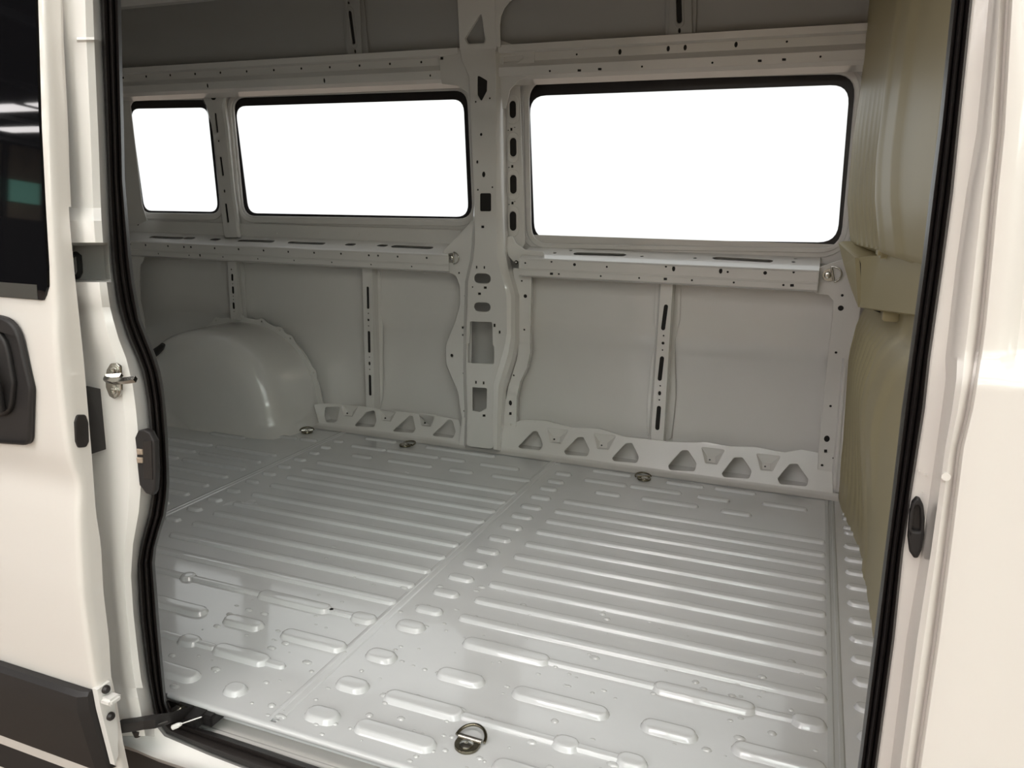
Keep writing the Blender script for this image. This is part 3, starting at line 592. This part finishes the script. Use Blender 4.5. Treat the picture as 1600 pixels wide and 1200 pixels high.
# ================================================================== NEAR SIDE of the body: jambs, seals, step
DI = [(0, 97), (60, 98), (200, 105), (280, 107.5), (345, 110), (380, 114), (435, 119), (505, 125), (562, 132.5), (655, 140), (707, 145), (800, 151), (850, 159), (923, 163), (996, 172), (1054, 175), (1092, 184)]
SLl = [(-200, 149), (0, 157), (100, 161), (220, 166), (330, 170), (420, 175), (485, 185), (530, 200), (575, 220), (620, 229), (675, 234), (750, 239), (797, 234), (850, 220), (879, 214), (967, 219), (1054, 230), (1095, 238), (1121, 242)]
SLr = [(-200, 186), (0, 189), (100, 191), (220, 194), (280, 195), (340, 200), (425, 207.5), (505, 222), (545, 240), (577, 250), (612, 257), (675, 262), (750, 265), (797, 262), (850, 245), (879, 242), (996, 251), (1074, 258), (1098, 259.5), (1121, 271)]
SRl = [(-250, 1517), (0, 1487), (240, 1462), (300, 1453), (412, 1440), (560, 1420), (638, 1409), (825, 1387.5), (860, 1382.5), (1000, 1365), (1200, 1340), (1320, 1325)]
SRr = [(-250, 1554), (0, 1521), (206, 1500), (300, 1491), (412, 1476), (560, 1455), (638, 1447), (777, 1425), (860, 1413), (1000, 1399), (1200, 1371.7), (1320, 1356)]
seal = empty('door_seal')
tag(seal, 'black rubber seal running round the open side doorway', 'door seal')
prof_s = ((0, -.036), (.04, -.058), (.16, -.066), (.30, -.060), (.36, -.049), (.42, -.060), (.52, -.068), (.60, -.060), (.66, -.048), (.72, -.058), (.84, -.060), (.96, -.044), (1.0, -.018))
def seal_loft(name, Lf, Rf, pys, flip=False, tail=None):
    rows = []
    for py in pys:
        a = interp(Lf, py); b = interp(Rf, py); r = []
        for t, y in (prof_s if not flip else [(1 - t, y) for t, y in reversed(prof_s)]):
            r.append(on(a + (b - a) * t, py, 'y', y))
        xx = r[-1].x if not flip else r[0].x
        if not flip: r.append(r[-1] + Vector((-.045, .03, 0)))
        else: r.insert(0, r[0] + Vector((.045, .03, 0)))
        rows.append(r)
    return loft(name, rows, M_rubber, seal, True, 60)
lys = [-560, -400, -200, -60, 0, 60, 120, 200, 280, 340, 400, 440, 470, 500, 530, 555, 580, 600, 625, 650, 680, 720, 755, 780, 805, 830, 855, 880, 920, 967, 1010, 1054, 1080, 1100, 1121]
seal_loft('seal_rear', SLl, SLr, lys)
# the same strip goes on below the door step
bu = [(262, 1118), (289, 1131), (344, 1147), (440, 1179), (560, 1219), (775, 1291), (1000, 1365), (1330, 1472)]; bl_ = [(246, 1126), (259, 1146), (327, 1176), (420, 1212), (540, 1255), (756, 1336), (980, 1418), (1326, 1545)]
rows = []
for a, b in zip(bu, bl_):
    r = []
    for t, y in ((0, -.010), (.03, -.030), (.2, -.048), (.4, -.044), (.5, -.052), (.75, -.060), (.95, -.054), (1, -.03)):
        r.append(on(a[0] + (b[0] - a[0]) * t, a[1] + (b[1] - a[1]) * t, 'y', y))
    rows.append(r)
loft('seal_sill', rows, M_rubber, seal, True, 60)
seal_loft('seal_front', SRl, SRr, [-1040, -700, -450, -250, 0, 200, 300, 412, 560, 638, 777, 860, 1000, 1100, 1200, 1320, 1440], True)

# rear jamb (behind the slid-back door)
near = struct(empty('wall_near_rear')); nfront = struct(empty('wall_near_front')); nsill = struct(empty('trim_1'))
tj = [(-1.2, -.098), (-.5, -.096), (0.0, -.096), (.12, -.095), (.24, -.098), (.36, -.103), (.60, -.101), (.80, -.090), (.93, -.070), (1.0, -.052), (1.12, -.030)]
rows = []
for py in [-560, -400, -200, -100, 0, 58, 62, 66, 120, 200, 260, 300, 325, 345, 372, 379, 384, 410, 436, 441, 446, 462, 480, 500, 530, 560, 600, 640, 662, 668, 700, 750, 800, 850, 900, 960, 1000, 1030, 1060, 1075, 1090, 1110, 1130, 1150]:
    a = interp(DI, py); b = interp(SLl, py); r = []
    for t, y in tj:
        if 322 < py < 381: y -= .020 * sm(322, 345, py) * sm(1.0, .82, t)
        if 383 <= py <= 437 and t < .86: y = -.010 if t > -.4 else y
        if 440 <= py <= 470: y -= .018 * sm(1.0, .80, t)
        if 470 < py < 560 and .1 < t < .9: y -= .010
        if 59 <= py <= 64 and t > .3: y -= .004
        if py > 1070 and t < .7: y -= .012 * sm(1070, 1095, py)
        r.append(on(a + (b - a) * t, py, 'y', y))
    rows.append(r)
loft('rear_jamb', rows, M_jamb, near, True, 32)
# side of the body behind the door, header over the doorway
box('body_side_rear', (-2.46, -.055, .83), (2.0, .03, 2.18), M_white, near)
box('header', (-.5, -.04, 1.87), (1.9, .16, .18), M_white, near, .03)
# front jamb and outer panel
G1 = [(0, 1548), (200, 1530), (300, 1513), (412, 1497), (560, 1480), (590, 1481), (638, 1475), (777, 1455), (860, 1443), (1000, 1419), (1200, 1394)]
G2 = [(0, 1573), (206, 1561), (300, 1551), (412, 1541), (525, 1530), (600, 1518), (638, 1512), (700, 1497), (860, 1477), (1000, 1459), (1200, 1430)]
rows = []
for py in [-1040, -700, -450, -250, -100, 0, 100, 206, 300, 412, 500, 545, 556, 566, 580, 592, 602, 612, 640, 700, 777, 820, 860, 930, 1000, 1100, 1200, 1320, 1450, 1620]:
    s = interp(SRr, py); g1 = interp(G1, py); g2 = interp(G2, py)
    lo = sm(548, 604, py); r = []
    yb = -.092 - .020 * lo
    for px, y in ((s - 14, -.03), (s - 2, -.058), (s + 3, -.060), (g1 - 3, -.062), (g1 + 2, -.070), (g1 + (g2 - g1) * .35, yb + .004), (g1 + (g2 - g1) * .6, yb), (g2 - 9, yb + .002), (g2 - 3, yb + .010), (g2 - 1, yb + .016), (g2 + 3, yb + .016), (g2 + 5, yb - .004), (g2 + 9, yb - .008)):
        r.append(on(px, py, 'y', y))
    y2 = yb - .010
    dip = (1 - lo) * .018
    for px, d in ((30, 0), (50, dip * .3), (62, dip), (90, dip), (200, dip * .8), (420, 0)): r.append(on(g2 + px, py, 'y', y2 - (0 if px < 40 else -0) + d))
    rows.append(r)
loft('front_jamb', rows, M_white, nfront, True, 40)
for (x, y, r) in ((1478, 744.5, 6.3),):
    pl = YP(-.113); cyl('embossed_dimple', pl, pl.uv((x, y)), r * pl.scale((x, y)), -.003, .0015, M_white, nfront, 20)
for x, y in ((1436, 736), (1447.5, 742), (1442, 769)):
    pl = YP(-.062); cyl('paint_nib', pl, pl.uv((x, y)), 1.6 * pl.scale((x, y)), -.002, .0016, M_white, nfront, 8)
box('front_door_skin', (1.06, -.125, .31), (1.10, .03, 1.25), M_white, nfront, .01)
box('front_door_glass', (1.06, -.095, 1.33), (1.10, .008, .80), M_dark, nfront)
# sill: step below the floor edge and white outer sill
extr('sill_step', [(.05, -.013), (.05, -.052), (.010, -.052), (.004, -.049), (-.001, -.050), (-.004, -.056), (-.030, -.060), (-.036, -.075)], -1.30, .20, M_steel, nsill, True, 25)
rows = []
for a, b in zip([(150, 1112), (246, 1126), (259, 1146), (327, 1176), (420, 1212), (540, 1255), (756, 1336), (980, 1418), (1326, 1545)], [(150, 1150), (205, 1168), (240, 1183), (310, 1206), (400, 1240), (520, 1285), (735, 1368), (960, 1452), (1322, 1585)]):
    r = []
    for t, y in ((-.25, -.030), (0, -.048), (.12, -.066), (.5, -.078), (.8, -.090), (.95, -.100), (1.0, -.104)): r.append(on(a[0] + (b[0] - a[0]) * t, a[1] + (b[1] - a[1]) * t, 'y', y))
    r.append(r[-1] + Vector((0, .012, -.02))); r.append(r[-1] + Vector((0, .06, -.012)))
    rows.append(r)
loft('outer_sill', rows, M_jamb, nsill, True, 50)
box('underbody', (-1.4, .6, -.16), (4.6, 1.35, .16), M_plastic, nsill)

# ================================================================== SLIDING DOOR (open, slid to the left)
door = empty('sliding_door'); tag(door, 'open white sliding door with dark window, slid back at the left edge', 'door')
DX = -1.09
YO = [(-.16, -.128), (-.10, -.142), (-.04, -.152), (.127, -.179), (.237, -.184), (.324, -.185), (.406, -.180), (.461, -.175), (.492, -.168), (.515, -.169), (.55, -.178), (.572, -.180), (.626, -.181), (.70, -.181), (.754, -.179), (.768, -.178), (.790, -.1735), (.818, -.173), (.95, -.165), (1.065, -.157), (1.245, -.140), (1.75, -.085)]
YI = [(-.16, -.125), (-.06, -.130), (.0, -.136), (.09, -.140), (.143, -.146), (.213, -.142), (.304, -.143), (.389, -.138), (.448, -.141), (.552, -.137), (.708, -.133), (.84, -.133), (.929, -.132), (.992, -.128), (1.068, -.121), (1.198, -.113), (1.252, -.107), (1.75, -.060)]
zr = sorted(set([round(-.10 + i * .02, 3) for i in range(93)]))
zg0, zg1 = .806, 1.66
rows = []
for z in zr:
    yo = interp(YO, z); yi = interp(YI, z)
    rows.append([(-2.35, yo, z), (DX - .030, yo, z), (DX - .012, yo, z), (DX - .004, yo + .0012, z), (DX, yo + .006, z), (DX + .0, (yo + yi) / 2, z), (DX, yi - .002, z), (DX - .003, yi, z), (DX - .05, yi + .002, z), (-2.35, yi + .002, z)])
loft('door_shell', rows, M_white, door, True, 50)
# inner hem strip along the upper edge
loft('door_hem', [[(DX - .012, interp(YI, z) - .001, z), (DX - .012, interp(YI, z) + .012, z), (DX - .02, interp(YI, z) + .013, z)] for z in [.95 + .05 * i for i in range(17)]], M_white, door, True, 30)
# window: dark glass following the door skin
rows = []
for z in [zg0 + .004, zg0 + .002, zg0 + .01, .83, .86, .90, .95, 1.0, 1.05, 1.1, 1.15, 1.2, 1.3, 1.4, 1.5, 1.6, zg1]:
    yo = interp(YO, z) - .0035; r0 = .010 if z > .84 else .010 + .016 * (1 - (z - zg0) / .034) ** 2
    rows.append([(-2.28, yo, z), (DX - r0 - .02, yo, z), (DX - r0, yo, z), (DX - r0 + .001, yo + .004, z)])
gl = loft('window_glass', rows[1:], M_dark, door, True, 60)
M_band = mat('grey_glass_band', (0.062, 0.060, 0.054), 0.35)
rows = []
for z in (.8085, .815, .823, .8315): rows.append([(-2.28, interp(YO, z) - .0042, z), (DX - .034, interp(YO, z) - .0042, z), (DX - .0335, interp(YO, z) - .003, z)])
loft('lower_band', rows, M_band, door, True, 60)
# handle: shaped black recess shell with a grip
HP = PL((0, -.1925, 0), (1, 0, 0), (0, 0, 1))
hout = rpoly([HP.uv(p) for p in ((-60, 482), (22, 500), (47, 610), (44, 697), (-60, 690))], [.02, .045, .03, .02, .02], 6)
hin = rpoly([HP.uv(p) for p in ((-70, 500), (5, 514), (20, 600), (15, 650), (-70, 655))], [.02, .05, .03, .04, .02], 6)
plate_uv('handle_frame', HP, hout, [hin], .010, M_plastic, door, .004, 3)
plate_uv('handle_recess', PL((0, -.1845, 0), (1, 0, 0), (0, 0, 1)), hout, [], .003, M_plastic, door, .001)
tube('handle_grip', [HP.p(*HP.uv((-60, 560)), .010), HP.p(*HP.uv((-10, 572)), .016), HP.p(*HP.uv((4, 600)), .014), HP.p(*HP.uv((6, 640)), .006)], [.013, .013, .011, .008], M_plastic, door, 10)
# black cladding strip low on the door
rows = []
for x in (-2.35, DX - .075, DX - .025, DX - .010, DX - .007):
    k = 1 if x < DX - .02 else (.55 if x < DX - .008 else .1); r = []
    for z, d in ((.132, .001), (.131, .012), (.124, .020), (.100, .026), (.09, .027), (-.030, .027), (-.040, .024), (-.044, .001)): r.append((x, interp(YO, z) - d * k, z))
    rows.append(r)
loft('lower_cladding', rows, M_plastic, door, True, 28)
rows = []
# edge details on the shut face
EP = PL((DX + .001, 0, 0), (0, 1, 0), (0, 0, 1))
plate('edge_plug', PL((DX + .003, 0, 0), (0, 1, 0), (0, 0, 1)), [(121, 648), (135, 648), (139, 660), (140, 690), (136, 699), (123, 700), (119, 690), (117.5, 660)], [], .006, M_rubber, door, .002, .006)
# rubber stop block standing off the inner face
bb = [on(136, 604, 'y', -.112), on(159.5, 608, 'y', -.096), on(168.5, 701, 'y', -.096), on(144, 709, 'y', -.112)]
bv = [p + Vector((0, 0, 0)) for p in bb] + [p + Vector((-.06, .012, 0)) for p in bb]
sb = mesh('stop_block', bv, [(0, 1, 2, 3), (7, 6, 5, 4), (0, 4, 5, 1), (1, 5, 6, 2), (2, 6, 7, 3), (3, 7, 4, 0)], M_plastic, door)
# lower guide arm: bracket, pins, arm reaching under the floor
br = [on(x, y, 'x', DX + .006) for x, y in ((152, 1078), (172, 1064), (178, 1090), (184, 1132), (185, 1180), (180, 1196), (176, 1180), (158, 1110))]
mesh('arm_bracket', br + [p + Vector((-.012, 0, 0)) for p in br], [tuple(range(8)), tuple(range(15, 7, -1))] + [(i, (i + 1) % 8, (i + 1) % 8 + 8, i + 8) for i in range(8)], M_jamb, door)
q0 = on(164, 1092, 'x', DX + .012); q1 = on(184, 1097, 'x', DX + .030)
box('arm_lug', q0 + Vector((.004, .008, -.004)), (.026, .026, .013), M_jamb, door, .004)
for x, y in ((165, 1077), (172.5, 1119)):
    p = on(x, y, 'x', DX + .008); pl = PL(p, (0, 1, 0), (0, 0, 1)); cyl('arm_bolt', pl, (0, 0), .0075, -.001, .005, M_rubber, door, 14, [(.0075, -.001), (.0075, .003), (.005, .006)])
apx = [(182, 1138), (205, 1135), (228, 1131), (246, 1129), (262, 1124), (280, 1118), (298, 1114)]; ay = [-.134, -.128, -.120, -.106, -.084, -.050, -.010]
rows = []
for (x, y), Y in zip(apx, ay):
    t = on(x, y - 8 * (.7 if x > 250 else 1), 'y', Y); b = on(x, y + 7, 'y', Y); rows.append([t, t + Vector((0, -.006, -.001)), b + Vector((0, -.006, .001)), b, b + Vector((0, .012, 0)), t + Vector((0, .012, 0))])
loft('guide_arm', rows, M_plastic, door, True, 30, True)
for i in range(1): tube('arm_cable', [on(x, y, 'y', Y - .012) for (x, y), Y in zip([(236, 1136), (250, 1131), (262, 1127)], [-.10, -.09, -.08])], .0022, M_rubber, door)
bp = on(296, 1113, 'y', -.012)
box('roller_block', bp + Vector((.0, .0, -.004)), (.075, .05, .022), M_plastic, door, .004)
rb = on(316, 1108, 'y', .0); box('roller_carriage', rb + Vector((.01, .01, -.012)), (.05, .05, .024), M_plastic, door, .004)
bk_ = [on(x, y, 'y', -.020) for x, y in ((262, 1094), (292, 1104), (286, 1116), (272, 1117))]
mesh('arm_plate', bk_ + [p + Vector((0, .004, -.006)) for p in bk_], [(0, 1, 2, 3), (7, 6, 5, 4), (0, 4, 5, 1), (1, 5, 6, 2), (2, 6, 7, 3), (3, 7, 4, 0)], M_zinc, door)
pn = on(278, 1111, 'y', -.026); pl = PL(pn, (1, 0, 0), (0, .85, .5)); cyl('arm_nut', pl, (0, 0), .009, 0, .008, M_zinc, door, 6, [(.012, 0), (.012, .002), (.008, .0025), (.008, .008), (.005, .009)])
c0 = on(270, 1136.5, 'y', -.075); c1 = on(283, 1131, 'y', -.070); c2 = on(315, 1120, 'y', -.055)
tube('nylon_clip', [c0, c0.lerp(c1, .6), c1], [.005, .005, .003], M_clip, door, 8)
tube('release_wire', [c1, c2], .0012, M_clip, door, 6)
tube('arm_knob', [on(214, 1141, 'y', -.112), on(215, 1150, 'y', -.112)], [.009, .006], M_rubber, door, 10)

# ================================================================== SMALL THINGS on the body
# striker on the rear jamb
SP = YP(-.083)
st = empty('door_striker'); tag(st, 'zinc door striker bolted to the white rear jamb, two screws and hooked bar', 'striker')
plate('striker_plate', YP(-.110), [(164, 592), (166, 578), (172, 568), (181, 567), (187, 572), (188, 590), (189, 610), (185, 620), (178, 623.5), (170, 619), (165, 606)], [], .005, M_zinc, st, .0015, .004)
for x, y in ((178.5, 578.5), (179, 610.5)):
    pl = YP(-.110); cyl('striker_screw', pl, pl.uv((x, y)), .008, 0, .004, M_zinc, st, 16, [(.0095, 0), (.0095, .0015), (.006, .002), (.0055, .005), (.003, .0055), (.0025, .003)])
s0 = on(163, 595, 'y', -.116); s1 = on(179, 600, 'y', -.135); s2 = on(211, 594, 'y', -.140)
s0b = on(165, 590, 'y', -.116)
bar = [on(165, 592, 'y', -.092), on(180, 597, 'y', -.125), on(211, 593, 'y', -.112)]
rows = []
for a, (ha, hb) in zip((on(190, 588, 'y', -.110), on(165, 590, 'y', -.123), on(165, 593, 'y', -.127), on(180, 596, 'y', -.150), on(198, 594.5, 'y', -.146), on(212, 592.5, 'y', -.140)), ((.0055, .0055),) * 6):
    rows.append([a + Vector((0, 0, ha)), a + Vector((.0, -.005, 0)), a + Vector((0, 0, -hb)), a + Vector((0, .004, 0))])
loft('striker_bar', rows, M_zinc, st, True, 40, True)
# black contact unit on the rear jamb
ct = empty('contact_plate'); tag(ct, 'black contact plate with two copper pads on the rear jamb beside the seal', 'contact plate')
cp = YP(-.098)
plate('contact_body', cp, [(210, 684), (215, 673), (224, 671), (233, 675), (241, 690), (243, 740), (241, 768), (237, 775), (228, 772), (217, 758), (214, 730), (212, 700)], [], .012, M_plastic, ct, .003, .004)
plate('contact_recess', YP(-.0995), [(222, 690), (236, 688), (238, 750), (224, 748)], [], .003, M_rubber, ct, .001, .002)
for y in (706.5, 719.5):
    plate('contact_pad', YP(-.102), [(212.5, y - 5), (221.5, y - 4), (222, y + 4.5), (213.5, y + 4.5)], [], .004, M_brass, ct, .0015, .001)
# loop catch inside the pocket of the jamb
lp = on(120, 410, 'y', -.030)
lc = tube('loop_catch', [on(x, y, 'y', -.034) for x, y in ((113, 399), (119, 396.5), (123.5, 400), (124.5, 412), (125, 425), (122, 432), (116, 433))], .0045, M_plastic)
tag(lc, 'black loop catch in the recessed pocket of the rear jamb', 'catch')
# oval socket on the front jamb
so = empty('latch_socket'); tag(so, 'black oval latch socket set in the white front jamb', 'latch socket')
sp = YP(-.072)
oo = [(1432, 777.5), (1438, 780), (1443, 790), (1445, 810), (1444, 835), (1440, 860), (1434, 872), (1428, 872), (1421, 862), (1418.5, 840), (1421, 810), (1425, 786)]
plate('socket_rim', sp, oo, [('p', [(1433, 790), (1438, 794), (1438, 832), (1424, 829), (1427, 800)], .004)], .010, M_plastic, so, .003, .003, 2)
plate('socket_cup', YP(-.0645), oo, [], .002, M_rubber, so, .0005, .003)
# dark end of a strap behind the seal, beside the wheel arch
hk = tube('hook', [on(x, y, 'y', 1.48) for x, y in ((236, 556), (246, 548), (252, 543), (255, 538))], [.018, .017, .014, .010], M_rubber)
tag(hk, 'black rubber hook end on the wheel arch, half hidden behind the seal', 'hook')

# lashing rings: dished base with a screw and a D-shaped ring
def ring(c, e1, e2, nrm, m, label, s=1.0, lift=.25):
    o = empty('lashing_ring'); tag(o, label, 'lashing ring', 'lashing rings on the van floor and wall')
    c = Vector(c); e1 = Vector(e1).normalized(); e2 = Vector(e2).normalized(); pl = PL(c, e1, e2)
    if pl.n.dot(Vector(nrm)) < 0: pl = PL(c, e1, e2); pl.n = -pl.n
    R = .021 * s
    out = [(R, .006 * s)] + [(R * math.cos(t), R * math.sin(t)) for t in [-PI * i / 14 for i in range(15)]][1:] + [(-R, .006 * s), (-R * .9, .012 * s), (R * .9, .012 * s)]
    plate_uv('ring_base', PL(pl.p(0, 0, .006 * s), e1, e2) if pl.n.dot(e1.cross(e2)) > 0 else pl, out, [], .006 * s, m, o, .0012)
    cyl('ring_screw', pl, (0, -.003 * s), .01, .004, .009, M_zinc, o, 18, [(.0115 * s, .005 * s), (.0115 * s, .007 * s), (.008 * s, .009 * s), (.003 * s, .0092 * s), (.0022 * s, .007 * s)])
    tube('ring_hinge', [pl.p(-.0205 * s, .012 * s, .006 * s), pl.p(.0205 * s, .012 * s, .006 * s)], .0042 * s, M_zinc, o, 10)
    pts = [pl.p(.025 * s * math.cos(t), .012 * s + .027 * s * math.sin(t), .006 * s + lift * .027 * s * math.sin(t)) for t in [PI * i / 16 for i in range(17)]]
    tube('ring_loop', pts, .0028 * s, m, o, 8)
    return o
a = math.radians(-6)
ring((-.508, .093, .0005), (1, -.02, 0), (.02, 1, 0), (0, 0, 1), M_dzinc, 'dark plated lashing ring on the floor close to the door step', 1.12)
ring((-.509, 1.650, .0005), (.9, .45, 0), (-.45, .9, 0), (0, 0, 1), M_dzinc, 'lashing ring on the floor below the slotted post by the triangular holes', 1.15, .15)
ring((-1.497, 1.644, .0005), (.9, -.45, 0), (.45, .9, 0), (0, 0, 1), M_dzinc, 'lashing ring on the floor left of the door-height pillar', 1.15, .15)
ring((-1.972, 1.637, .0005), (.8, .6, 0), (-.6, .8, 0), (0, 0, 1), M_dzinc, 'lashing ring on the floor at the right foot of the wheel arch', 1.15, .15)
ring(on(705.5, 403, 'y', 1.747), (0, 0, -1), (1, 0, .0), (0, -1, 0), M_zinc, 'bright lashing ring on the wall, left of the door-height pillar', .9, .1)
ring(on(1295, 429.5, 'y', 1.775), (.25, 0, -1), (1, 0, .25), (0, -1, 0), M_zinc, 'bright lashing ring on the wall beside the beige bulkhead', 1.0, .1)
